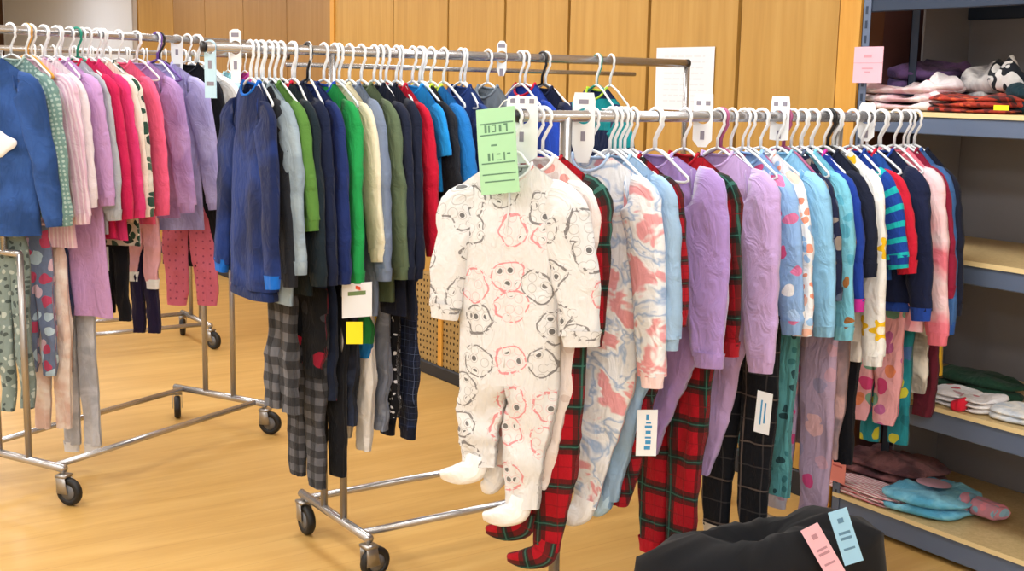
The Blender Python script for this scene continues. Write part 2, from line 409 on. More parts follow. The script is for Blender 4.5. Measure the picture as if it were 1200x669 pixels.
# ------------------------------------------------------------------ hangers & clothing
def wh(rack):
    return ' on the ' + {id(rack3): 'front', id(rack2): 'middle', id(rack1): 'left', id(rack0): 'rear left'}[id(rack)] + ' rack'
def solve(rack, px, reach, yaw, zmid, lo=-.8, hi=2.2):
    def E(s):
        w = Matrix.Rotation(yaw, 3, 'Z') @ rack.e
        return rack.c + rack.d * s + w * reach, w
    for _ in range(40):
        m = (lo + hi) / 2; p, w = E(m)
        if proj((p.x, p.y, zmid))[0] < px: lo = m
        else: hi = m
    p, w = E(lo); P = rack.c + rack.d * lo
    return P, w, p
def zat(p, py):
    lo, hi = 0.0, 2.0
    for _ in range(40):
        m = (lo + hi) / 2
        if proj((p.x, p.y, m))[1] > py: lo = m
        else: hi = m
    return lo
def hanger(P, w, label, hw=.15, m=WHITE, clip=False, group='plastic clothes hangers', thick=.0048, z0=-.098, sl=.05):
    r = empty('hanger', (P.x, P.y, P.z), math.atan2(w.y, w.x)); tag(r, label, 'hanger', group)
    pts = [(0, 0, -.092), (0, 0, -.062), (.008, 0, -.045), (.0215, 0, -.022)]
    pts += [(.0225 * math.cos(a), 0, .0225 * math.sin(a)) for a in [-.55 + (PI + .9) * i / 12 for i in range(13)]]
    MB().tube(pts, thick, 6).build('hook', m, r)
    zt = z0 - .012; ze = zt - sl
    f = MB(); f.tube([(0, 0, -.088), (.02, 0, -.094), (.05, 0, zt), (hw, 0, ze), (hw + .004, 0, ze - .008), (hw - .008, 0, ze - .014), (0, 0, ze - .016), (-hw + .008, 0, ze - .014), (-hw - .004, 0, ze - .008), (-hw, 0, ze), (-.05, 0, zt), (-.02, 0, -.094), (0, 0, -.088)], thick * .85, 6)
    f.build('frame', m, r)
    return r
def nz(x, y, z): return noise.noise(Vector((x, y, z)))
def body_mb(hw, z0, z1, nw, hemw, seed, thick=.022, neck=.045, fold=1.0, back=.012, rows=16, n=36, slope=.05, mi=0, uoff=0.):
    """open tube hanging from a shoulder line: front faces -Y"""
    rings = []; uvs = []
    for i in range(rows + 1):
        t = i / rows; te = t ** .85; ring = []; uvr = []
        for j in range(n + 1):
            a = 2 * PI * j / n; cs = math.cos(a); sn = math.sin(a); s = math.copysign(abs(cs) ** .85, cs)
            wd = hw * (1 - te) + hemw * te - .012 * math.sin(PI * min(1, t * 2.2)) * (t < .45)
            x = s * wd; xs = s * hw
            if abs(xs) < nw:
                q = math.sqrt(max(0, 1 - (xs / nw) ** 2)); zt = z0 - (neck if sn < 0 else back) * q; dt = .018 * q + .004
            else: zt = z0 - slope * (abs(xs) - nw) / max(.01, hw - nw); dt = .005
            hem = z1 + .006 * nz(x * 9, seed * 3.1, 2)
            z = zt * (1 - t) + hem * t
            g = min(1, t * 3.5); dd = dt * (1 - g) + thick * g * (1 + .25 * nz(x * 6, seed, z * 4))
            sg = math.copysign(abs(sn) ** .6, sn) if abs(sn) > 1e-6 else 0
            A = fold * (.002 + .015 * t)
            y = sg * dd + A * (nz(x * 13 + seed, seed * 1.7, z * 1.6) + .55 * nz(x * 30, seed * 2.3, z * 3)) + .5 * A * nz(x * 5, seed, z * 9)
            ring.append((x, y, z)); uvr.append(((x if sn <= 0 else .6 - x) + uoff, z))
        rings.append(ring[:n]); uvs.append(uvr)
    mb = MB().quadstrip(rings, True, uvs, mi); mb.last = rings[-1]; return mb
def limb_mb(path, wid, thk, seed, n=16, uoff=0., fold=1.0, cap1=False, cap0=False):
    """flattened tube along path (x,y,z) in the garment plane"""
    P = [Vector(p) for p in path]; Q = []; Wd = []; Tk = []
    steps = 18; m = len(P) - 1
    for i in range(steps + 1):
        f = i / steps * m; k = min(int(f), m - 1); f -= k
        p0 = P[max(0, k - 1)]; p1 = P[k]; p2 = P[k + 1]; p3 = P[min(m, k + 2)]
        Q.append(.5 * ((2 * p1) + (p2 - p0) * f + (2 * p0 - 5 * p1 + 4 * p2 - p3) * f * f + (3 * p1 - p0 - 3 * p2 + p3) * f ** 3))
        Wd.append(wid[k] * (1 - f) + wid[k + 1] * f); Tk.append(thk[k] * (1 - f) + thk[k + 1] * f)
    rings = []; uvs = []; L = 0
    for i, q in enumerate(Q):
        t = (Q[min(steps, i + 1)] - Q[max(0, i - 1)]).normalized(); nx = Vector((-t.z, 0, t.x)).normalized()
        if nx.x < 0: nx = -nx
        ny = t.cross(nx).normalized()
        if ny.y < 0: ny = -ny
        if i: L += (Q[i] - Q[i - 1]).length
        ring = []; uvr = []
        for j in range(n + 1):
            a = 2 * PI * j / n; cs, sn = math.cos(a), math.sin(a)
            wob = 1 + .14 * fold * nz(cs * 1.2 + seed, sn * 1.2, L * 12) + .12 * fold * nz(seed, cs * 2, L * 30)
            yo = fold * .010 * nz(cs * 2.2 + seed * 3, L * 5, sn * .5) + fold * .004 * nz(cs * 1.1 + seed * 3, L * 26, 7)
            p = q + nx * Wd[i] * math.copysign(abs(cs) ** .8, cs) * wob + ny * (Tk[i] * math.copysign(abs(sn) ** .8, sn) * wob + yo)
            ring.append(tuple(p)); uvr.append((uoff + Wd[i] * (cs if sn <= 0 else 2.2 - cs), -L + .3 * uoff))
        rings.append(ring[:n]); uvs.append(uvr)
    return MB().quadstrip(rings, True, uvs, 0, cap0, cap1)
def neckband(root, nw, z0, neck, back, m, r=.0045):
    pts = []
    for i in range(25):
        a = 2 * PI * i / 24; q = abs(math.sin(a)); zz = z0 - (neck if math.sin(a) < 0 else back) * q + .001
        pts.append((nw * math.cos(a), .022 * math.sin(a), zz))
    return MB().tube(pts, r, 6).build('neckband', m, root)
def sleeve(root, side, hw, z0, slope, L, m, seed, cuff=None, out=.035, w0=.062, w1=.036, fwd=0., sub_n=True, cuffL=.03):
    s = side; zs = z0 - slope - .035
    path = [(s * (hw - .045), 0, zs - .012), (s * (hw - .004), -.004 + fwd * .2, zs - .03), (s * (hw + out * .55), -.006 + fwd * .6, zs - .02 - L * .45), (s * (hw + out), -.006 + fwd, zs - .02 - L)]
    o = limb_mb(path, (w0 * .95, w0, w0 * .5 + w1 * .5, w1), (.013, .021, .02, .017), seed, uoff=.9 + .4 * (s > 0)).build('sleeve', m, root)
    if cuff:
        e = path[-1]; pr = path[-2]; dx = (e[0] - pr[0]) / max(.01, (pr[2] - e[2]))
        c = limb_mb([(e[0], e[1], e[2] + .012), (e[0] + dx * .01, e[1], e[2] - cuffL * .5), (e[0] + dx * .02, e[1], e[2] - cuffL)], (w1 * 1.02, w1 * .9, w1 * .86), (.0185, .017, .016), seed + 5, fold=.3)
        c.build('cuff', cuff, o)
    return o
RK = {}
SHIFT = {}
def top(rack, px, hem, desc, mat, kind='long', hw=.155, out=.075, yaw=None, hang_m=WHITE, cuff=None, smat=None, nb=None, name='pajama_shirt', cat='shirt', where=None, seed=None, sl=None, slope=.068, legs=None, hemw=None, thick=.017, fold=1.0, zoff=0., Pw=None, extra=None, feet=None, group=None, neck=.045, hemband=None):
    seed = seed if seed is not None else (px * 7.13) % 50
    px += SHIFT.get(id(rack), 0) if not (rack is rack1 and px > 205) else 0
    rr = random.Random(int(px * 10) + 3)
    yaw = math.radians(yaw if yaw is not None else rr.uniform(-4, 12))
    hw *= .86
    reach = hw + (.40 * out + .035 if kind == 'long' else .05)
    if Pw: P, w, E = Pw
    else: P, w, E = solve(rack, px, reach, yaw, rack.z - .38)
    hz = zat(E, hem) - rack.z
    z0 = -.098 + zoff; nw = .052
    root = empty(name, (P.x, P.y, rack.z), math.atan2(w.y, w.x)); tag(root, desc + wh(rack), cat, group)
    hemw = hemw if hemw is not None else hw * 1.16
    body_mb(hw, z0, hz, nw, hemw, seed, thick, fold=fold, slope=slope, neck=neck).build('body', mat, root)
    neckband(root, nw, z0, neck, .012, nb or cuff or smat or mat)
    Lb = z0 - slope - hz
    if kind == 'long':
        L = sl if sl else min(.46, max(.2, Lb * .90))
        for s in (-1, 1): sleeve(root, s, hw, z0, slope, L, smat or mat, seed + s, cuff or (smat or mat), fwd=rr.uniform(-.035, .005), out=out)
    elif kind == 'half':
        for s in (-1, 1): sleeve(root, s, hw, z0, slope, sl or .11, smat or mat, seed + s, None, w0=.062, w1=.055, out=.03)
    if hemband:
        mb = body_mb(hemw * .985, hz + .014, hz - .03, .001, hemw * .97, seed, thick * .98, neck=0, back=0, slope=0, rows=3, fold=.2)
        mb.build('hem_band', hemband, root)
    hanger(P, w, ('white' if hang_m is WHITE else 'green' if hang_m is GREENP else 'black') + ' hanger of the ' + desc, hw - .02, hang_m, z0=z0, sl=slope * .86)
    return root, P, w, hz
def legset(root, last, xs, z1, hwl, mat, seed, cuff=None, wb=None, thick=.024):
    """two legs that continue the lowest ring of the body/hips"""
    n = len(last); q = n // 4; out = []; wb = wb or hwl * .62
    for i, (xt, xb, zb) in enumerate(xs):
        sg = 1 if xt > 0 else -1
        idx = [(k % n) for k in range(-q, q + 1)] if sg > 0 else [(k % n) for k in range(q, 3 * q + 1)]
        outer = [Vector(last[k]) for k in idx]
        a, b = outer[-1], outer[0]; inner = [a.lerp(b, (k + 1) / 8) for k in range(7)]
        r0 = outer + inner; N = len(r0); cx = sum(p.x for p in r0) / N; cz = sum(p.z for p in r0) / N; cy = sum(p.y for p in r0) / N
        half = (max(p.x for p in r0) - min(p.x for p in r0)) / 2; mx = (max(p.x for p in r0) + min(p.x for p in r0)) / 2
        ths = []
        for k in range(N):
            th = math.atan2((r0[k].y - cy) / .02, (r0[k].x - mx) / max(.01, half)); ths.append(th)
        rings = []; uvs = []; ST = 20
        for k in range(ST + 1):
            t = k / ST; g = min(1, t * 3.2); g = g * g * (3 - 2 * g); ring = []; uvr = []
            ctrx = mx + (xb - mx) * t + .006 * math.sin(t * 5 + seed); wdt = half * (1 - t) + wb * t + (hwl * .08) * math.sin(PI * t)
            for m_ in range(N):
                zr = r0[m_].z + (zb - r0[m_].z) * t; cs, sn = math.cos(ths[m_]), math.sin(ths[m_])
                wob = 1 + .10 * nz(cs + seed * 2, sn, t * 7) * g + .07 * nz(seed, cs * 2, t * 22) * g
                ex = ctrx + wdt * math.copysign(abs(cs) ** .8, cs) * wob
                ey = thick * (1 - .3 * t) * math.copysign(abs(sn) ** .75, sn) * wob + .012 * nz(cs * 2 + seed, t * 4, 1) * g - .006 * t
                lx = r0[m_].x + (ctrx - mx) * g
                ring.append((lx * (1 - g) + ex * g, r0[m_].y * (1 - g) + ey * g, zr))
                uvr.append((ring[-1][0] if sn <= 0 else .6 - ring[-1][0], zr))
            uvr.append(uvr[0]); rings.append(ring); uvs.append(uvr)
        lg = MB().quadstrip(rings, True, uvs, 0).build('leg', mat, root)
        if cuff: limb_mb([(xb, -.006, zb + .01), (xb, -.006, zb - .012), (xb, -.006, zb - .032)], (wb * 1.04, wb * .93, wb * .9), (thick * .78, thick * .72, thick * .68), seed + 9, fold=.3).build('cuff', cuff, lg)
        out.append(lg)
    return out
def pants(rack, px, hem, desc, mat, topz=-.36, hw=.115, yaw=None, name='pajama_pants', cat='pants', cuff=None, where='', waist=None, pleg=None, dy=0.0, group=None, reach=None, flare=.02, legw=None):
    seed = (px * 3.7 + hem) % 40; rr = random.Random(int(px + hem))
    yaw = math.radians(yaw if yaw is not None else rr.uniform(-6, 14))
    reach = reach if reach is not None else hw + .01
    P, w, E = solve(rack, px, reach, yaw, rack.z - .75)
    hz = zat(E, hem) - rack.z
    root = empty(name, (P.x, P.y, rack.z), math.atan2(w.y, w.x)); tag(root, desc + wh(rack), cat, group)
    cz = topz - min(.2, (topz - hz) * .4)
    hb = body_mb(hw * .93, topz, cz, .001, hw, seed, .019, neck=.0, back=0, slope=0, rows=8); hb.build('hips', mat, root)
    MB().tube([(hw * .93 * math.cos(a), .014 * math.sin(a), topz) for a in [2 * PI * i / 20 for i in range(21)]], .006, 6).build('waistband', waist or mat, root)
    lw = legw or hw * .5
    legset(root, hb.last, [(-hw * .5, -hw * .5 - flare * .5, hz + rr.uniform(-.02, .03)), (hw * .5, hw * .5 + flare * .4, hz)], hz, lw, mat, seed, cuff, wb=lw * .78)
    return root
def foot(root, leg, x, z, dirx, m, L=.11):
    mb = limb_mb([(x, -.006, z + .03), (x + dirx * .012, -.010, z - .012), (x + dirx * L * .55, -.02, z - .03), (x + dirx * L, -.024, z - .034)], (.036, .036, .028, .012), (.02, .024, .022, .010), 3.3, cap1=True, fold=.6)
    mb.build('foot', m, leg)

exec_rows = []
W3 = ' on the front rack'
W2 = ' on the middle rack'
W1 = ' on the left pink rack'
#SPECS
SHIFT.update({id(rack3): -3, id(rack2): -5, id(rack1): -6})   # half the sleeve's own width
# ---------------- rack 3 (front) ----------------
RED_T = fabric('#a61020', 'plaid', ('#151a18', '#0b2c27', '#35685c', '#7a101c'), 9, .3)
RED_T2 = fabric('#9c1322', 'plaid', ('#1b1a1c', '#16201e', '#3a5a52', '#6e0f1c'), 17, .3)
FACES = fabric('#dadbdd', 'faces', ('#4a4648', '#d8707a', '#1e1c20'), 9.5, .40)
BEARS = fabric('#dfe5ee', 'dye', ('#e3e8f0', '#9cb5d8', '#e8ebf0', '#e8eaee', '#e3a0a6'), 10)
LBLUE = fabric('#98b7d6'); LBLUE2 = fabric('#b7d3e6', 'blobs', ('#dfeaf2', '#88abd0'), 20, .3)
VELOUR = fabric('#a184c4', sheen=.7); LILAC = fabric('#bea1d6', sheen=.5); LILAC2 = fabric('#a483c6', sheen=.5)
WHITEF = fabric('#f1f1f2'); NAVY = fabric('#1a2649'); NAVYD = fabric('#161c30'); BLACKF = fabric('#14151c', sheen=.05)
ROYAL = fabric('#1f3f9c'); SKY = fabric('#8cc3e8'); TEALF = fabric('#2a7c85'); SALMON = fabric('#ea7f8f'); REDF = fabric('#cb1f38')

def sleeper(rack, P, w, desc, mat, hw, hz, xs, hwl, sl=.36, feetm=None, footdir=-1, cuff=None, name='footed_sleeper', feetL=.11, nb=None, seed=4., slope=.062, z0=-.10, fwd=-.02, hang_m=WHITE, footc=None, legcuff=None, thick=.024, w0=.062, w1=.036, out=.055):
    root = empty(name, (P.x, P.y, rack.z), math.atan2(w.y, w.x)); tag(root, desc, 'pajamas')
    hb = body_mb(hw, z0, hz, .052, hw * .98, seed, thick, fold=.8, slope=slope); hb.build('body', mat, root)
    neckband(root, .052, z0, .045, .012, nb or mat)
    for s in (-1, 1): sleeve(root, s, hw, z0, slope, sl if not isinstance(sl, tuple) else sl[(s + 1) // 2], mat, seed + s * 2, cuff or mat, fwd=fwd, w0=w0 if not isinstance(out, tuple) or s > 0 else w0 * .85, w1=w1 if not isinstance(out, tuple) or s > 0 else w1 * .8, out=out if not isinstance(out, tuple) else out[(s + 1) // 2])
    lg = legset(root, hb.last, xs, 0, hwl, mat, seed, legcuff, wb=hwl * .62, thick=.028)
    if feetm:
        for l, (xt, xb, zb) in zip(lg, xs): foot(root, l, xb, zb, footdir, feetm, feetL)
    placket = MB().tube([(.004 * math.sin(k * 2), -.026 - .006 * math.sin(k), z0 - .05 - (z0 - hz - .1) * k / 8) for k in range(9)], .0028, 5)
    placket.build('zip', nb or mat, root)
    hanger(P, w, 'white hanger of the ' + desc, hw - .02, hang_m, z0=z0, sl=slope * .86)
    return root
def at_rail(rack, px, yaw):
    lo, hi = -.9, 2.2
    for _ in range(40):
        m = (lo + hi) / 2; p = rack.c + rack.d * m
        if proj((p.x, p.y, rack.z))[0] < px: lo = m
        else: hi = m
    return rack.c + rack.d * lo, Matrix.Rotation(math.radians(yaw), 3, 'Z') @ rack.e
def sl_px(rack, px, yaw, reach): 
    P, w, E = solve(rack, px, reach, math.radians(yaw), rack.z - .38); return P, w, E
P, w = at_rail(rack3, 602, 36); HP, HW = P, w
hero = sleeper(rack3, P, w, 'white footed sleeper with sketched animal faces', FACES, .142, -.70, [(-.070, -.080, -.93), (.070, .045, -1.03)], .076, sl=(.27, .31), feetm=WHITEF, footdir=-1, seed=2.2, thick=.036, w0=.068, w1=.056, feetL=.10, out=(.03, .06), z0=-.118)
P2, w2 = at_rail(rack3, 628, 34)
sleeper(rack3, P2, w2, 'white and blush footed sleeper mostly hidden behind the face-print one', fabric('#e9dfdc', 'blobs', ('#e8a29a', '#d9c9c4', '#f0ebe8'), 18, .3), .13, -.70, [(-.06, -.085, -.97), (.055, .02, -.99)], .056, feetm=WHITEF, seed=3.7, feetL=.04, sl=.22, out=.01)
hero['label'] = 'white footed sleeper printed with red and black sketched animal faces, first on the front rack'
P, w = at_rail(rack3, 637, 34)
sleeper(rack3, P, w, 'red plaid footed sleeper just behind the white face-print sleeper', RED_T, .140, -.70, [(-.05, -.02, -1.10), (.055, .045, -1.17)], .062, feetm=RED_T, seed=5.5, sl=.34, out=.015)
P, w, E = sl_px(rack3, 763, 28, .185)
sleeper(rack3, P, w, 'white footed sleeper with blurry blue and pink print', BEARS, .155, -.68, [(-.062, -.058, -1.00), (.055, .02, -1.08)], .060, sl=.46, cuff=fabric('#f2d9dc'), feetm=WHITEF, seed=7.5, feetL=.07)
P, w, E = sl_px(rack3, 783, 16, .185)
sleeper(rack3, P, w, 'pale blue footed sleeper behind the blurry-print one', LBLUE, .155, -.66, [(-.05, -.04, -1.0), (.05, .012, -1.07)], .058, sl=.36, feetm=LBLUE2, seed=9.5, feetL=.04)
P, w, E = sl_px(rack3, 793, 14, .185)
sleeper(rack3, P, w, 'dark maroon and black plaid sleeper between pale blue and purple ones', RED_T2, .15, -.66, [(-.05, -.03, -1.0), (.05, .03, -1.09)], .05, sl=.3, seed=11.5)
P, w, E = sl_px(rack3, 837, 20, .195)
sleeper(rack3, P, w, 'purple velour sleeper with crinkled sleeve beside a white tag', VELOUR, .165, -.62, [(-.055, -.06, -.90), (.05, .01, -.96)], .058, sl=.42, seed=13.5, fwd=-.05, thick=.03, w0=.075, w1=.048)
P, w, E = sl_px(rack3, 857, 8, .185)
sleeper(rack3, P, w, 'red tartan sleeper with wide legs beside the lilac one', RED_T, .155, -.56, [(-.06, -.058, -1.27), (.06, .045, -1.31)], .075, sl=.40, seed=15.5, cuff=fabric('#a01a2a'), footdir=-1, legcuff=fabric('#c2182a'))
P, w, E = sl_px(rack3, 899, 12, .185)
sleeper(rack3, P, w, 'lilac fleece sleeper right of the tartan one', LILAC, .155, -.56, [(-.045, -.05, -1.00), (.045, .00, -1.06)], .058, sl=.46, seed=17.5, fwd=-.04, w0=.07, w1=.045)

T = lambda *a, **k: top(rack3, *a, **k)
T(938, 372, 'light blue pajama top with pink floral shoulders', fabric('#8fb4e4', 'blobs', ('#e0568a', '#f2f2f4', '#a9c8ee', '#d97aa6'), 16, .3), yaw=8, hw=.15)
T(951, 374, 'white pajama top dotted with coral and orange', fabric('#eef0f6', 'blobs', ('#f09a80', '#f4c0ae', '#9cc3ec'), 30, .34), yaw=6, hw=.15)
T(974, 376, 'plain pale sky blue pajama top', SKY, yaw=9, hw=.155, hemband=None)
T(982, 330, 'navy pajama top with small tan motifs', fabric('#1e2440', 'blobs', ('#8a7f78', '#53607a'), 22, .3), yaw=4, hw=.14)
T(1001, 380, 'turquoise pajama top printed with brown dinosaurs', fabric('#77bfd6', 'blobs', ('#a06a3c', '#59a9c4', '#8c5b34'), 15, .25), yaw=7, hw=.155)
T(1008, 345, 'royal blue top with magenta edge', ROYAL, yaw=4, hw=.145, cuff=fabric('#c8329a'))
T(1024, 300, 'dark navy top just before the yellow-flowered white one', NAVYD, yaw=5, hw=.15)
T(1040, 404, 'white top with large yellow flowers', fabric('#f2f2f0', 'flowers', ('#f3c322', '#f6ecd8'), 7.5, .26), yaw=6, hw=.155, sl=.5, slope=.06, cuff=WHITEF)
T(1056, 345, 'royal blue top with teal striped sleeve', fabric('#1c3f98'), yaw=6, hw=.15, smat=fabric('#1a3f95', 'stripes', ('#18b0b4',), 22, .35), sl=.2)
T(1066, 330, 'royal blue top with red shoulder trim', fabric('#24509f'), yaw=4, hw=.145, smat=REDF, sl=.22)
T(1090, 358, 'navy sweatshirt with cobalt blue hem', fabric('#18203f'), yaw=6, hw=.155, cuff=fabric('#2346a0'), hemband=fabric('#2346a0'))
T(1108, 392, 'salmon and pale pink top near the right end', fabric('#f0a2ae', 'dye', ('#f7d9df', '#ef7f92'), 5), yaw=6, hw=.155, cuff=fabric('#e87789'))
T(1114, 330, 'dark crimson top behind the salmon one', fabric('#8d1e3c'), yaw=3, hw=.145)
T(1121, 376, 'denim blue top second from the right end', fabric('#3c6298'), yaw=4, hw=.15, cuff=fabric('#2a55a0'))
T(1129, 352, 'very dark navy top at the far right end', fabric('#161b2e'), yaw=3, hw=.155)
Q = lambda *a, **k: pants(rack3, *a, **k)
Q(908, 520, 'cream and white pants tied at the waist beside the lilac legs', fabric('#dcd6ce', 'blobs', ('#5c6f9c', '#b06a60'), 12, .22), topz=-.42, hw=.09)
Q(914, 632, 'black windowpane-checked pants', fabric('#16171d', 'plaid', ('#16171d', '#101116', '#6e6058', '#4a4646'), 7), topz=-.46, hw=.12, yaw=10, cuff=fabric('#d8d2c8'))
Q(938, 584, 'teal leggings with dark dinosaur shapes', fabric('#5b9ea3', 'blobs', ('#2b4c52', '#3d7a80', '#2b4c52'), 22, .24), topz=-.42, hw=.10, yaw=6)
Q(984, 610, 'faded pink and mauve floral pants', fabric('#b39cb8', 'blobs', ('#cf4a84', '#e2b4bc', '#9a90b0', '#c3a8c0', '#c9a0b4'), 13, .33), topz=-.44, hw=.125, yaw=8, cuff=fabric('#cfcad8'))
Q(996, 540, 'rosy grey pants between the mauve pants and the flowered leggings', fabric('#a58d92', 'dye', ('#c9a4a4', '#8c7d86'), 6), topz=-.44, hw=.10, yaw=8)
Q(1062, 500, 'pink leggings printed with roses', fabric('#eaa9b0', 'blobs', ('#d8487e', '#c46aa0', '#7aa890', '#e98a62'), 17, .42), topz=-.46, hw=.10, yaw=10, flare=0)
Q(1074, 522, 'teal leggings with yellow patches at the hem', fabric('#23818e', 'blobs', ('#c6c33c', '#4a6fa8', '#1c6f7e'), 14, .3), topz=-.46, hw=.09, yaw=6)
Q(1092, 462, 'cream and grey patterned leggings', fabric('#d6cfc4', 'dye', ('#efe9df', '#9b948c'), 8), topz=-.48, hw=.10, yaw=6)
Q(1103, 490, 'maroon leggings at the right end', fabric('#5e1c2c'), topz=-.48, hw=.09, yaw=4)
Q(1110, 440, 'mustard yellow leggings at the right end', fabric('#e0b02c'), topz=-.48, hw=.08, yaw=4)
Q(1010, 545, 'added black filler darkening the gap left of the rose-printed leggings', BLACKF, topz=-.48, hw=.08, yaw=6)  # made-up black shape standing in for the dark alcove side behind
# white strappy piece below the turquoise top
Q(1016, 425, 'white shorts hanging under the turquoise top', WHITEF, topz=-.44, hw=.10, yaw=10)

# a few empty white hangers whose hooks crowd the rail
for i, px in enumerate((716, 728, 742, 768, 846, 858, 872, 893, 940, 952, 978, 1000, 1018, 1034, 1050)):
    P, w = at_rail(rack3, px, 10 + 14 * math.sin(i * 2.1)); P.z = rack3.z
    hanger(P, w, 'bare white plastic hanger among the clothes of the front rack', .12, group='bare white hangers on the front rack')

# ---------------- rack 2 (middle) ----------------
T = lambda *a, **k: top(rack2, *a, **k)
T(334, 346, 'navy blue sweatshirt with bright blue cuffs', fabric('#1d2f62', 'dye', ('#22397a', '#18244c'), 4), yaw=4, hw=.14, out=.085, cuff=fabric('#1767c8'), name='hooded_sweatshirt', cat='sweatshirt', thick=.035, hemband=fabric('#1a2a58'))
T(347, 330, 'charcoal black fleece top', fabric('#24272e'), yaw=4, hw=.135)
T(356, 360, 'grey marl sweatshirt', fabric('#8fa0ac', 'dye', ('#9aabb6', '#8797a2'), 9), yaw=8, hw=.17, sl=.42)
T(367, 250, 'leaf green top', fabric('#547f38'), yaw=10, hw=.165, hang_m=WHITE)
T(381, 350, 'black and dark teal jacket', fabric('#17242c'), yaw=10, hw=.165, nb=REDF)
T(394, 340, 'very dark navy jacket', fabric('#141d38'), yaw=10, hw=.165)
T(412, 330, 'mid navy long-sleeved top', fabric('#1c2c62'), yaw=10, hw=.165, hang_m=BLACKP)
T(431, 332, 'bright green top', fabric('#1f944b'), yaw=10, hw=.165, nb=fabric('#2a4fb0'))
T(447, 328, 'cream top with long slim sleeve', fabric('#e3dabd'), yaw=10, hw=.155, hemw=.12, sl=.40)
T(459, 372, 'slate grey-blue top', fabric('#76839a'), yaw=8, hw=.165)
T(474, 358, 'olive green sweatshirt', fabric('#5e6d52'), yaw=9, hw=.165)
T(489, 372, 'blackish navy sweatshirt', fabric('#1b2135'), yaw=8, hw=.17)
T(501, 378, 'midnight blue thick sweatshirt', fabric('#171d31'), yaw=6, hw=.17)
T(512, 285, 'crimson red top', fabric('#bd1230'), yaw=6, hw=.165)
T(528, 226, 'bright azure blue top with short sleeves', fabric('#1f8fdc'), yaw=6, hw=.165, kind='half')
T(541, 250, 'black top with lime piping', fabric('#1c1f26'), yaw=6, hw=.155, nb=fabric('#b6d43c'))
T(558, 235, 'cobalt blue top with yellow-green collar', fabric('#1f74bf'), yaw=10, hw=.17, nb=fabric('#c9dc4a'))
T(586, 240, 'navy top mostly hidden behind the green size card', fabric('#28407e'), yaw=6, hw=.155)
T(618, 280, 'grey top mostly hidden behind the face-print sleeper', fabric('#7d8894'), yaw=6, hw=.155)
T(662, 290, 'royal blue top with red collar seen above the front rail', fabric('#2446ae'), yaw=6, hw=.155, nb=REDF, zoff=.01)
T(682, 300, 'dark navy top on black hanger seen above the front rail', fabric('#182040'), yaw=6, hw=.155, hang_m=BLACKP)
T(745, 240, 'teal and navy top with lime edge near the rail end', fabric('#1c2a50', 'stripes', ('#16949a',), 4, .45), yaw=4, hw=.155, nb=fabric('#b6d43c'), hang_m=GREENP)
Q = lambda *a, **k: pants(rack2, *a, **k)
Q(350, 486, 'black and white buffalo-checked pajama pants', fabric('#6a6b72', 'check', ('#0a0a0c',), 17), topz=-.70, hw=.08, yaw=10, legw=.045)
Q(382, 574, 'black and white checked long pants by the left uprights', fabric('#5c5d64', 'check', ('#08080a',), 20), topz=-.72, hw=.10, yaw=8)
Q(384, 445, 'black pajama pants printed with red roses', fabric('#15171c', 'blobs', ('#c0203c', '#8a1830', '#3a3c44'), 11, .3), topz=-.68, hw=.12, yaw=10)
Q(396, 470, 'dark navy pants with red hearts', fabric('#182034', 'blobs', ('#c9203c', '#1c2840', '#1c2840'), 7, .34), topz=-.68, hw=.11, yaw=8)
Q(406, 560, 'black slim trousers behind the left uprights', fabric('#15161b'), topz=-.72, hw=.10, yaw=8)
Q(420, 500, 'dark patterned leggings behind the yellow label', fabric('#1d2434', 'dye', ('#2b3348', '#12151e'), 8), topz=-.70, hw=.10, yaw=8)
Q(441, 386, 'yellow shorts beside the white hang tag', fabric('#e6c21c'), topz=-.66, hw=.07, yaw=10)
Q(439, 420, 'green and blue banded shorts behind the yellow label', fabric('#2b8a48', 'stripes', ('#1b6fae',), 5, .3), topz=-.66, hw=.09, yaw=22)
Q(440, 530, 'white pants beneath the striped shorts', fabric('#e4e0da'), topz=-.76, hw=.09, yaw=10, legw=.04)
Q(458, 506, 'slate grey marl sweatpants', fabric('#7d8595', 'dye', ('#8a92a2', '#6d7484'), 12), topz=-.74, hw=.09, yaw=8)
Q(470, 490, 'black leggings between grey and dotted pants', fabric('#14151b', 'blobs', ('#cdcdd2',), 40, .2), topz=-.74, hw=.09, yaw=8)
Q(492, 506, 'navy pants with small white checks', fabric('#1d2742', 'plaid', ('#182036', '#141a2e', '#5c6a8c', '#46527a'), 22), topz=-.74, hw=.10, yaw=8, cuff=fabric('#161c30'))

# ---------------- rack 1 (left, pink) ----------------
T = lambda *a, **k: top(rack1, *a, **k)
blue = T(62, 276, 'denim blue sweater with white cloud patch', fabric('#2b4c86', 'dye', ('#34589a', '#27457a'), 6), yaw=30, hw=.175, thick=.03)
T(80, 256, 'sage green sequinned top', fabric('#6f8f8a', 'dots', ('#a7bdb6',), 60, .3), yaw=14, hw=.165)
T(103, 292, 'pale pink ribbed top', fabric('#dcb6cc', 'vstripes', ('#e9d4e0',), 60, .4), yaw=14, hw=.165)
T(113, 230, 'light grey-pink top with white sleeve edge', fabric('#e3d6dd'), yaw=10, hw=.16)
T(130, 372, 'long lilac dress with flared hem', fabric('#c79bcf'), yaw=14, hw=.16, hemw=.21, name='long_sleeve_dress', cat='dress', sl=.40)
T(140, 275, 'dusty grey top with bright red collar', fabric('#b0b4bd'), yaw=8, hw=.155, nb=fabric('#d8204a'))
T(150, 280, 'crimson pink top', fabric('#cf2458'), yaw=9, hw=.16, hang_m=GREENP)
T(163, 282, 'hot pink long-sleeved top', fabric('#dc3a78'), yaw=9, hw=.165)
T(171, 262, 'cream top between hot pink and dark floral', fabric('#ecdccf'), yaw=8, hw=.155)
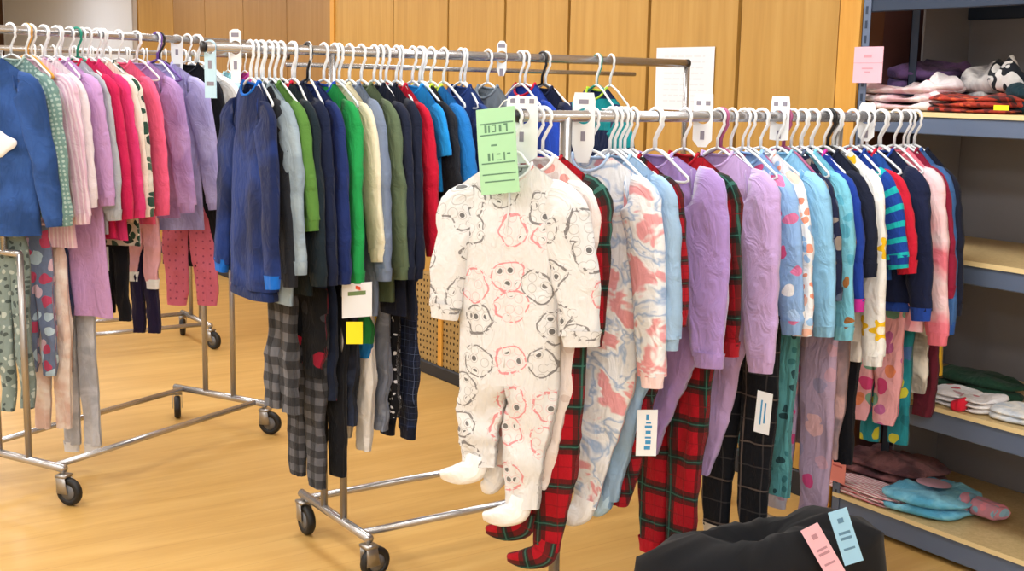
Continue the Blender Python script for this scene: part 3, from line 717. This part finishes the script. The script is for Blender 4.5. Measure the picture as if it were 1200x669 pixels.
T(178, 290, 'dark green floral top', fabric('#d9d2c6', 'blobs', ('#2c4a3e', '#4a6454', '#2a3c38'), 22, .42), yaw=8, hw=.155)
T(197, 264, 'coral pink long-sleeved top', fabric('#ee5f86'), yaw=9, hw=.16)
T(219, 256, 'lilac puff-sleeved top', fabric('#b18fc6', 'dye', ('#bd9bd0', '#a280b8'), 6), yaw=20, hw=.17)
T(249, 270, 'pale lavender long-sleeved top', fabric('#a9a4d6', 'dye', ('#b4afe0', '#9a94c8'), 6), yaw=25, hw=.18, hang_m=BLACKP)
T(266, 315, 'black top behind the lavender one', BLACKF, yaw=8, hw=.15)
T(281, 272, 'white t-shirt with short sleeves', fabric('#eef0f3'), kind='half', yaw=10, hw=.175, sl=.16)
Q = lambda *a, **k: pants(rack1, *a, **k)
Q(34, 478, 'grey leopard-print leggings', fabric('#7f8f8c', 'blobs', ('#4c5858', '#b4bfba'), 34, .3), topz=-.70, hw=.07, yaw=14, legw=.035)
Q(62, 440, 'floral leggings in blue and red', fabric('#6f7d9c', 'blobs', ('#c04a6a', '#b8cfe0', '#d8b8c8'), 16, .4), topz=-.72, hw=.07, yaw=12)
Q(82, 436, 'dark navy leggings under the lilac dress', fabric('#1d2c50'), topz=-.74, hw=.06, yaw=14, legw=.036)
Q(80, 502, 'white and blush pants', fabric('#e2d2cb', 'dye', ('#efe6e0', '#d8b8ac'), 7), topz=-.76, hw=.08, yaw=14)
Q(110, 522, 'light grey marl sweatpants', fabric('#b9bcc6', 'dye', ('#c8cad2', '#abaeb8'), 10), topz=-.74, hw=.075, yaw=16, cuff=fabric('#d9dbe2'), legw=.045)
Q(151, 376, 'black leggings beneath the crimson top', BLACKF, topz=-.66, hw=.06, yaw=10, legw=.036)
Q(188, 330, 'blush pink leggings', fabric('#eab0ba'), topz=-.64, hw=.08, yaw=10, cuff=WHITEF)
Q(185, 390, 'dark aubergine leggings', fabric('#211a38'), topz=-.66, hw=.06, yaw=10, legw=.036)
Q(257, 358, 'rose pink leggings with tiny dark dots', fabric('#cf6a80', 'dots', ('#9a4860',), 30, .13), topz=-.60, hw=.13, yaw=16, legw=.058)
# pink garment cut off by the left edge of the frame
P, w = at_rail(rack1, -14, 20)
# ---------------- rack 0 (rear left) ----------------
T = lambda *a, **k: top(rack0, *a, **k)
CL0 = [('#a9b4c8', 'grey-blue'), ('#7c2a44', 'wine red'), ('#d6b23c', 'mustard'), ('#4a62a8', 'cornflower'), ('#8e1f38', 'burgundy'), ('#e6dde2', 'off-white'), ('#7d8796', 'slate'), ('#402a3c', 'plum'), ('#b56f5c', 'terracotta'), ('#2a2430', 'near-black'), ('#e9e23a', 'lemon yellow'), ('#9fd6e6', 'aqua'), ('#b03a86', 'magenta')]
for i, (cc, nm) in enumerate(CL0):
    T(66 + i * 20, 170 + (i * 37) % 30, nm + ' shirt mostly hidden behind the pink clothes', fabric(cc), yaw=6, hw=.15)
for i in range(9):
    P, w = at_rail(rack0, 40 + i * 22, 14 * math.sin(i * 1.7)); hanger(P, w, 'bare white plastic hanger on the rear left rack', .13, group='bare white hangers on the rear left rack')
for i, px in enumerate((30, 52, 70, 96, 118, 160, 184, 230)):
    P, w = at_rail(rack1, px, 14 * math.sin(i * 1.9)); hanger(P, w, 'bare white plastic hanger among the pink clothes', .12, group='bare white hangers on the left rack')
for i, px in enumerate((300, 322, 345, 362, 392, 446, 470, 492, 520, 545, 610, 640, 700, 716)):
    P, w = at_rail(rack2, px, 10 * math.sin(i * 1.9)); hanger(P, w, 'bare white plastic hanger on the middle rack', .12, group='bare white hangers on the middle rack')

# ---------------- size dividers on the rails ----------------
WIN = plain('divider_window', '#8a8696', .6)
def divider(rack, px, label, w_=.062, h=.175, top_=.065, yaw=35, m=WHITE, windows=1):
    P, w = at_rail(rack, px, yaw)
    r = empty('size_divider', (P.x, P.y, P.z), math.atan2(w.y, w.x)); tag(r, label, 'size divider', 'size dividers on the rails')
    n = 24; R = .021; rc = []; ro = []
    for i in range(n):
        a = 2 * PI * (i + .5) / n; cs, sn = math.cos(a), math.sin(a); rc.append((R * cs, R * sn))
        k = min((w_ / 2) / max(1e-6, abs(cs)), (top_ if sn > 0 else h - top_) / max(1e-6, abs(sn))); ro.append((k * cs, k * sn))
    def lay(pts, y): return [(p[0], y, p[1]) for p in pts]
    mb = MB().quadstrip([lay(rc, .0018), lay(rc, -.0018), lay(ro, -.0018), lay(ro, .0018), lay(rc, .0018)], True)
    o = mb.build('plate', m, r, False)
    for i in range(windows):
        cx = (i - (windows - 1) / 2) * .026; ww = .013 if windows > 1 else .026
        zw = .032 if top_ > .046 else -.115
        MB().box((cx - ww / 2, -.0028, zw), (cx + ww / 2, -.0018, zw + .012)).build('label_window', WIN, o, False)
    MB().box((-.006, -.0028, -.065), (.006, -.0018, -.04)).build('slot', WIN, o, False)
    return r
divider(rack3, 612, 'white size divider plate next to the green card on the front rail', .085, .17, .05, windows=3)
divider(rack3, 684, 'white size divider plate right of the bare post on the front rail', .062, .185, .062)
divider(rack3, 824, 'white size divider with two windows in front of the paper notice', .055, .15, .064, windows=2)
divider(rack3, 914, 'white size divider with two windows near the middle of the front rail', .056, .13, .06, windows=2)
divider(rack3, 1016, 'white size divider near the right end of the front rail', .05, .12, .045)
divider(rack2, 588, 'narrow white size divider on the middle rail above the green card', .035, .12, .055)
divider(rack2, 276, 'narrow white size divider standing above the left end of the middle rail', .04, .16, .055)
divider(rack2, 246, 'pale blue size divider at the left end of the middle rail', .04, .17, .01, m=plain('pale_blue_plastic', '#b9dcf0', .4))
divider(rack1, 207, 'white size divider plate towards the right of the pink clothes rail', .05, .17, .015)
# coloured hook covers
for rk, px, colr, nm in ((rack3, 846, '#a5527e', 'mauve'), (rack3, 920, '#a5527e', 'plum'), (rack1, 184, '#6d4aa0', 'violet'), (rack1, 31, '#e0a03a', 'orange'), (rack3, 972, '#1c1c22', 'black')):
    P, w = at_rail(rk, px, 10)
    hanger(P, w, nm + ' plastic hanger hooked over the rail among white ones', .11, plain(nm + '_plastic', colr, .4), thick=.006)
# cloud patch on the blue sweater
pm = MB(); pts = [(.058 * math.cos(a) * (1 + .18 * math.sin(3 * a + 1)), .044 * math.sin(a) * (1 + .15 * math.cos(4 * a))) for a in [2 * PI * i / 28 for i in range(28)]]
pm.quadstrip([[(.05 + x * k, -.041, -.41 + z * k) for x, z in pts] for k in (.02, .6, 1.0)] + [[(.05 + x, -.036, -.41 + z) for x, z in pts]], True)
pm.build('cloud_patch', WHITEF, blue[0])

# ---------------- cards and tags ----------------
def on_wall(px, py, Pt, w):
    n = Vector((w.y, -w.x, 0)); d = ray(px, py); t = (Pt - EYE).dot(n) / d.dot(n); return EYE + d * t
GREENC = plain('green_card', '#a9dcb2', .8); PINKC = plain('pink_card', '#f3bccb', .8); BLUEC = plain('blue_card', '#9fd0f0', .8); SALC = plain('salmon_card', '#e58a80', .8)
P = HP; w = HW; n = Vector((w.y, -w.x, 0))
Pt = P + n * .058
a = on_wall(558, 129, Pt, w); b = on_wall(600, 124, Pt, w); c = on_wall(564, 223, Pt, w)
s = [(.08, .17, .95, .185), (.08, .30, .95, .315), (.08, .63, .95, .645), (.08, .76, .95, .775), (.12, .845, .9, .86)]
hand = [(.2, .19, .26, .28), (.3, .20, .34, .28), (.4, .19, .5, .205), (.4, .265, .5, .28), (.47, .2, .5, .27), (.58, .2, .64, .28), (.7, .19, .8, .21), (.76, .2, .8, .28),
        (.35, .42, .5, .44), (.25, .52, .31, .61), (.36, .52, .4, .61), (.48, .53, .58, .545), (.48, .6, .6, .61), (.66, .52, .7, .61), (.75, .53, .84, .55)]
cd_ = paper('size_card', 'mint green card with handwritten sizes hung on the first sleeper', a, b - a, a - c, .104, .215, GREENC, s + hand, cat='card', ink=plain('green_pencil', '#5f8a70', .8), bend=.004)
MB().tube([Vector((0, 0, .107)), Vector((.01, .01, .125)), Vector((.045, .03, .14))], .0015, 5).build('string', WHITE, cd_)
# white tag with blue print on the purple sleeper
Pt = on(770, 500, 0, -2.42); wv = Matrix.Rotation(math.radians(40), 3, 'Z') @ Vector((1, 0, 0))
a = on_wall(747, 480, Pt, wv); b = on_wall(771, 480, Pt, wv); c = on_wall(747, 534, Pt, wv)
paper('price_tag', 'white tag with blue vertical print hanging at the purple sleeper', a, b - a, (0, 0, 1), (b - a).length, (a - c).length, PAPER, [(.45, .1, .58, .22), (.45, .26, .7, .3), (.4, .34, .75, .4), (.45, .45, .7, .52), (.42, .58, .72, .62), (.45, .66, .72, .74), (.4, .78, .7, .86)], cat='tag', ink=BLUEINK)
Pt = on(890, 480, 0, -2.45)
a = on_wall(888, 457, Pt, wv); b = on_wall(906, 462, Pt, wv); c = on_wall(883, 505, Pt, wv)
paper('price_tag', 'slanted white tag among the black checked pants', a, b - a, a - c, (b - a).length, (a - c).length, PAPER, [(.3, .2, .4, .8), (.55, .25, .65, .75)], cat='tag', ink=BLUEINK)
a = on_wall(903, 448, Pt, wv); b = on_wall(912, 448, Pt, wv); c = on_wall(903, 505, Pt, wv)
Pt = on(420, 350, 0, -3.34)
a = on_wall(401, 333, Pt, wv); b = on_wall(436, 330, Pt, wv); c = on_wall(402, 373, Pt, wv)
r = paper('price_tag', 'white hang tag with green and orange print on the middle rack', a, b - a, (0, 0, 1), (b - a).length, (a - c).length, PAPER, [(.2, .24, .8, .36)], cat='tag', ink=plain('green_ink', '#6f8a5c', .8))
MB().box((-.03, -.004, .035), (.025, -.001, .045)).build('orange_strip', plain('orange_ink', '#e0502c', .8), r, False)
Pt = Pt + Vector((.02, -.02, 0)); a = on_wall(406, 377, Pt, wv); b = on_wall(425, 377, Pt, wv); c = on_wall(406, 403, Pt, wv)
paper('price_label', 'plain bright yellow label below the white hang tag', a, b - a, (0, 0, 1), (b - a).length, (a - c).length, plain('yellow_card', '#f5e21a', .7), [], cat='tag')
Pt = on(118, 300, 0, -5.0)
a = on_wall(109, 289, Pt, wv); b = on_wall(127, 289, Pt, wv); c = on_wall(109, 317, Pt, wv)
paper('price_tag', 'small plain white tag hanging below the lilac dress', a, b - a, (0, 0, 1), (b - a).length, (a - c).length, PAPER, [], cat='tag')
# sign on the shelf post
SY = 3.45
a = on(1002, 55, 1, SY - .03); b = on(1036, 55, 1, SY - .03); c = on(1002, 97, 1, SY - .03)
paper('shelf_sign', 'pink paper sign taped to the metal shelf post', a, (1, 0, 0), (0, 0, 1), b.x - a.x, a.z - c.z, PINKC, [(0, .44, 1, .455), (.35, .22, .62, .3), (.3, .58, .68, .62), (.4, .68, .6, .72)], cat='sign', ink=plain('pink_ink', '#d79aa8', .8))
a = on(974, 522, 1, SY - .03); b = on(993, 522, 1, SY - .03); c = on(974, 562, 1, SY - .03)
paper('shelf_sign', 'salmon paper sign at the left end of the bottom shelf', a, (1, 0, 0), (0, 0, 1), b.x - a.x, a.z - c.z, SALC, [(.2, .2, .8, .25), (.2, .5, .8, .55)], cat='sign', ink=plain('red_ink', '#c05a58', .8))

# ---------------- shelving unit ----------------
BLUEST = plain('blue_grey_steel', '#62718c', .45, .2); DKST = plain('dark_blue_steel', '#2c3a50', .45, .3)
PB = woodmat('particle_board', '#b79c6a', '#c9ae7c', '#d9bf8c', 3)
PBE = plain('board_edge', '#e6cf9b', .7)
sx0 = on(1012, 20, 1, SY).x; sx1 = sx0 + 2.0; dp = .60
sh = empty('shelving_unit', (sx0, SY, 0)); tag(sh, 'blue-grey metal shelving unit with particle board shelves standing in the alcove', 'shelves')
W_ = sx1 - sx0
def lev(py): return on(1150, py, 1, SY).z
levels = [(lev(-14), lev(8)), (lev(135), lev(161)), (lev(309), lev(336)), (lev(492), lev(522)), (lev(640), 0.02)]
for i, (zt, zb) in enumerate(levels):
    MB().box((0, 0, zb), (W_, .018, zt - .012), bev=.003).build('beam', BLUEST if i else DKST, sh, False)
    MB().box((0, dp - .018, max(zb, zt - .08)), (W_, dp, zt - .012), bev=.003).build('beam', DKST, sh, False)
    d = MB().box((0.004, -.004, zt - .012), (W_ - .004, dp - .002, zt + .004)).build('deck', PB, sh, False)
    MB().box((0.004, -.007, zt - .012), (W_ - .004, -.0035, zt + .0035)).build('deck_edge', PBE, d, False)
for x in (0, W_ - .03):
    for y in ((-.004, .26) if x == 0 else (-.004, dp - .03)):
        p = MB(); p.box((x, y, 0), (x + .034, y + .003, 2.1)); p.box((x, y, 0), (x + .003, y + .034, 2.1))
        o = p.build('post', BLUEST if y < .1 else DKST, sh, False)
        if y < .1:
            hmb = MB()
            for kz in range(40):
                z = .1 + kz * .05; hmb.box((x + .012, y - .001, z), (x + .022, y + .0004, z + .026))
            hmb.build('slot_holes', DKST, o, False)
MB().box((-.012, .34, .05), (-.003, dp + .003, 2.1)).build('side_panel', plain('grey_back', '#807e84', .8), sh, False)
MB().box((0.0, dp + .003, .05), (W_, dp + .01, 2.1)).build('back_panel', plain('grey_back', '#807e84', .8), sh, False)

# ---------------- folded clothes on the shelves ----------------
def folded(name, label, px, py, lev_i, depth_off, w_, d_, h_, m, seed, layers=2, rz=0., group=None, cat='folded clothes', mats=None, lum=1.0):
    z = levels[lev_i][0] + .0045; p = on(px, py, 1, SY + depth_off); 
    r = empty(name, (p.x, SY + depth_off, z), rz); tag(r, label, cat, group)
    mats = mats or [m]
    for L in range(layers):
        hh = h_ / layers; rings = []; uvs = []; N = 40; K = 9
        for i in range(K + 1):
            ph = PI * i / K; zz = .5 - .5 * math.cos(ph); rad = math.sin(ph) ** .35 if 0 < i < K else .02; ring = []; uvr = []
            for j in range(N + 1):
                a = 2 * PI * j / N; cs, sn = math.cos(a), math.sin(a)
                q = (abs(cs) ** 3.2 + abs(sn) ** 3.2) ** (-1 / 3.2)
                rr_ = rad * (1 + .10 * lum * nz(cs * 1.8 + seed, sn * 1.8, L * 3.3 + zz))
                x = w_ / 2 * q * cs * rr_; y = d_ / 2 * q * sn * rr_
                zc = hh * (L + zz)
                if zz > .5: zc += lum * h_ * .35 * (nz(x * 9 + seed, y * 9, L) + .5 * nz(x * 22 + seed, y * 22, L)) * (zz - .5) * 2
                ring.append((x, y, max(0, zc))); uvr.append((x, y + zc))
            rings.append(ring[:N]); uvs.append(uvr)
        MB().quadstrip(rings, True, uvs, 0, True, True).build('folded_layer', mats[L % len(mats)], r)
    return r
folded('folded_blouse', 'crumpled pale pink and white garments at the left of the top shelf', 1068, 120, 1, .13, .34, .24, .085, fabric('#f0dde0', 'dye', ('#f6ecec', '#dcb0b8'), 9), 1.2, 3, lum=1.5)
folded('folded_blouse', 'small pink garment with magenta trim lying on the pale pile', 1100, 116, 1, .12, .13, .16, .105, fabric('#f2e6ea', 'blobs', ('#b8226a', '#f4ecee'), 14, .4), 2.2, 3, lum=1.4)
folded('folded_sweater', 'dark purple knitwear behind the pale pink pile', 1080, 100, 1, .36, .36, .2, .16, fabric('#54406c', 'dye', ('#6a4f80', '#3c2f52'), 7), 3.2, 3)
folded('folded_shirt', 'orange-red patterned garments along the front of the top shelf', 1148, 120, 1, .12, .34, .22, .055, fabric('#a83a2c', 'blobs', ('#d8603c', '#6a2626', '#c04438', '#3c2a2c'), 34, .45), 4.2, 3, lum=1.3)
folded('stuffed_hat', 'grey and black fluffy hats behind the orange-red garments', 1158, 100, 1, .30, .14, .18, .13, fabric('#b4b2b2', 'dye', ('#c9c6c4', '#77757a'), 9), 5.2, 2, cat='hats', lum=1.6)
folded('stuffed_hat', 'white and black knitted hat at the right of the top shelf', 1192, 98, 1, .28, .16, .18, .14, fabric('#d6d4d2', 'camo', ('#1c2028', '#d0cecc', '#24303c'), 9), 6.2, 2, cat='hats', lum=1.6)
folded('folded_shirt', 'dark green garment at the right end of the top shelf', 1215, 110, 1, .2, .16, .2, .09, fabric('#17323c'), 6.9, 2)
a = on(1165, 123, 1, SY - .009 + .004); b = on(1183, 123, 1, SY - .005); c = on(1165, 129, 1, SY - .005)
paper('shelf_label', 'yellow label on the front edge of the top shelf', a, (1, 0, 0), (0, 0, 1), b.x - a.x, a.z - c.z, plain('yellow_label', '#f2ea18', .6), [], cat='label')
folded('folded_bodysuit', 'white baby clothes with a red patch on the third shelf', 1118, 478, 3, .10, .17, .16, .05, fabric('#ece8ea', 'blobs', ('#d0505e', '#e9e4e6', '#c9a0a8'), 13, .26), 7.2, 3, lum=1.2)
folded('folded_bodysuit', 'white folded baby clothes right of the red-patched ones', 1151, 490, 3, .10, .12, .16, .05, fabric('#e2dcdc', 'blobs', ('#d08890', '#ece8e8'), 20, .26), 7.9, 3, lum=1.2)
folded('folded_shirt', 'dark green folded garment behind the white baby clothes', 1146, 470, 3, .28, .34, .14, .075, fabric('#1f4030'), 8.2, 2)
folded('folded_bodysuit', 'pale cream folded clothes at the right of the third shelf', 1194, 500, 3, .10, .17, .16, .04, fabric('#dcd8d2', 'dye', ('#ece8e0', '#c4ccd6'), 9), 9.2, 2)
rp = folded('red_ball_patch', 'small red folded hat among the white baby clothes', 1123, 484, 3, .02, .05, .05, .045, fabric('#d02038'), 1.9, 1, cat='hat')
folded('folded_outfit', 'pink and white folded clothes at the left of the bottom shelf', 1022, 580, 4, .08, .34, .16, .04, fabric('#dba0a6', 'stripes', ('#f0e0de', '#b83a50'), 60, .4), 10.2, 3)
folded('folded_outfit', 'dull rose brown printed clothes at the back of the bottom shelf', 1035, 560, 4, .28, .50, .26, .10, fabric('#7a4c50', 'dye', ('#8d5f60', '#5d3b42'), 9), 11.2, 3, lum=1.2)
aq = folded('folded_outfit', 'aqua blue baby outfit with pink print on the bottom shelf', 1092, 596, 4, .16, .30, .30, .075, fabric('#6fbdda', 'dye', ('#8ad0e8', '#58a8cc'), 7), 12.2, 2, rz=.15, lum=1.3)
limb_mb([(.10, .03, 0), (.17, .03, 0.0), (.235, .02, 0.001), (.25, .015, .001)], (.035, .03, .026, .02), (.05, .045, .04, .03), 2.0, cap1=True).build('sleeve', fabric('#c98a9c', 'blobs', ('#e08a9a', '#8ab4cc'), 20, .3), aq, loc=(0, 0, .045))
MB().quadstrip([[(x * k, y * k, .098 - .004 * (k > .9)) for x, y in [(.065 * math.cos(a_), .05 * math.sin(a_)) for a_ in [2 * PI * i / 20 for i in range(20)]]] for k in (.02, .8, 1)], True).build('printed_patch', fabric('#b08898'), aq)

# ---------------- black bag on the floor under the front rack ----------------
def blob_bag():
    cx, cy = -2.33, 2.46
    r = empty('tote_bag', (cx, cy, 0), 0); tag(r, 'slumped black fabric bag on the floor under the right half of the front rack', 'bag')
    rings = []; N = 64; hw_, hd = .17, .46; top_ = .30
    for i in range(15):
        t = i / 14; z = top_ * min(1, t / .72) if t < .72 else top_
        k = 1 - .10 * min(1, t / .72) if t < .72 else (1 - (t - .72) / .28) * .9 + .01
        ring = []
        for j in range(N):
            a = 2 * PI * j / N; cs, sn = math.cos(a), math.sin(a); q = (abs(cs) ** 4 + abs(sn) ** 4) ** (-.25)
            f = 1 + .05 * nz(cs * 2.5, sn * 2.5, z * 6)
            x = hw_ * q * cs * k * f; y = hd * q * sn * k * f
            zz = z + (.035 * nz(x * 7, y * 7, 3) + .02 * nz(x * 18, y * 18, 5)) * min(1, t * 1.5) + (.05 * math.sin(PI * min(1, (1 - k / .91))) if t >= .72 else 0)
            ring.append((x, y, max(.0, zz)))
        rings.append(ring)
    MB().quadstrip(rings, True, None, 0, True, True).build('bag_body', fabric('#0e0f13', sheen=.1), r)
    for s in ():
        MB().tube([(hw_ * .95, s * .0 + .16 * u, .17 + .07 * math.cos(u * 1.5)) for u in [-1 + i / 6 for i in range(13)]] if s > 0 else [(-hw_ * .9, .16 * u, .2 + .06 * math.cos(u * 1.5)) for u in [-1 + i / 6 for i in range(13)]], .009, 8).build('handle', BLACKP, r)
    return r
bag = blob_bag()
Pt = Vector((-2.17, 2.5, .3)); wv = Matrix.Rotation(math.radians(50), 3, 'Z') @ Vector((1, 0, 0))
TI = plain('tag_pink_ink', '#b98a98', .8); TB = plain('tag_blue_ink', '#5d86a6', .8)
a = on_wall(938, 622, Pt, wv); b = on_wall(958, 612, Pt, wv); c = on_wall(972, 681, Pt, wv)
paper('size_tag', 'pink size tag lying slanted on the black bag', a, b - a, a - c, (b - a).length, (a - c).length, PINKC, [(.35, .15, .65, .24), (.2, .42, .8, .46), (.2, .5, .8, .55), (.2, .7, .8, .74)], cat='tag', ink=TI)
a = on_wall(970, 601, Pt, wv); b = on_wall(992, 594, Pt, wv); c = on_wall(990, 663, Pt, wv)
paper('size_tag', 'light blue size tag on the black bag beside the pink one', a, b - a, a - c, (b - a).length, (a - c).length, BLUEC, [(.35, .15, .65, .24), (.2, .4, .8, .45), (.2, .5, .8, .55), (.2, .7, .8, .74)], cat='tag', ink=TB)
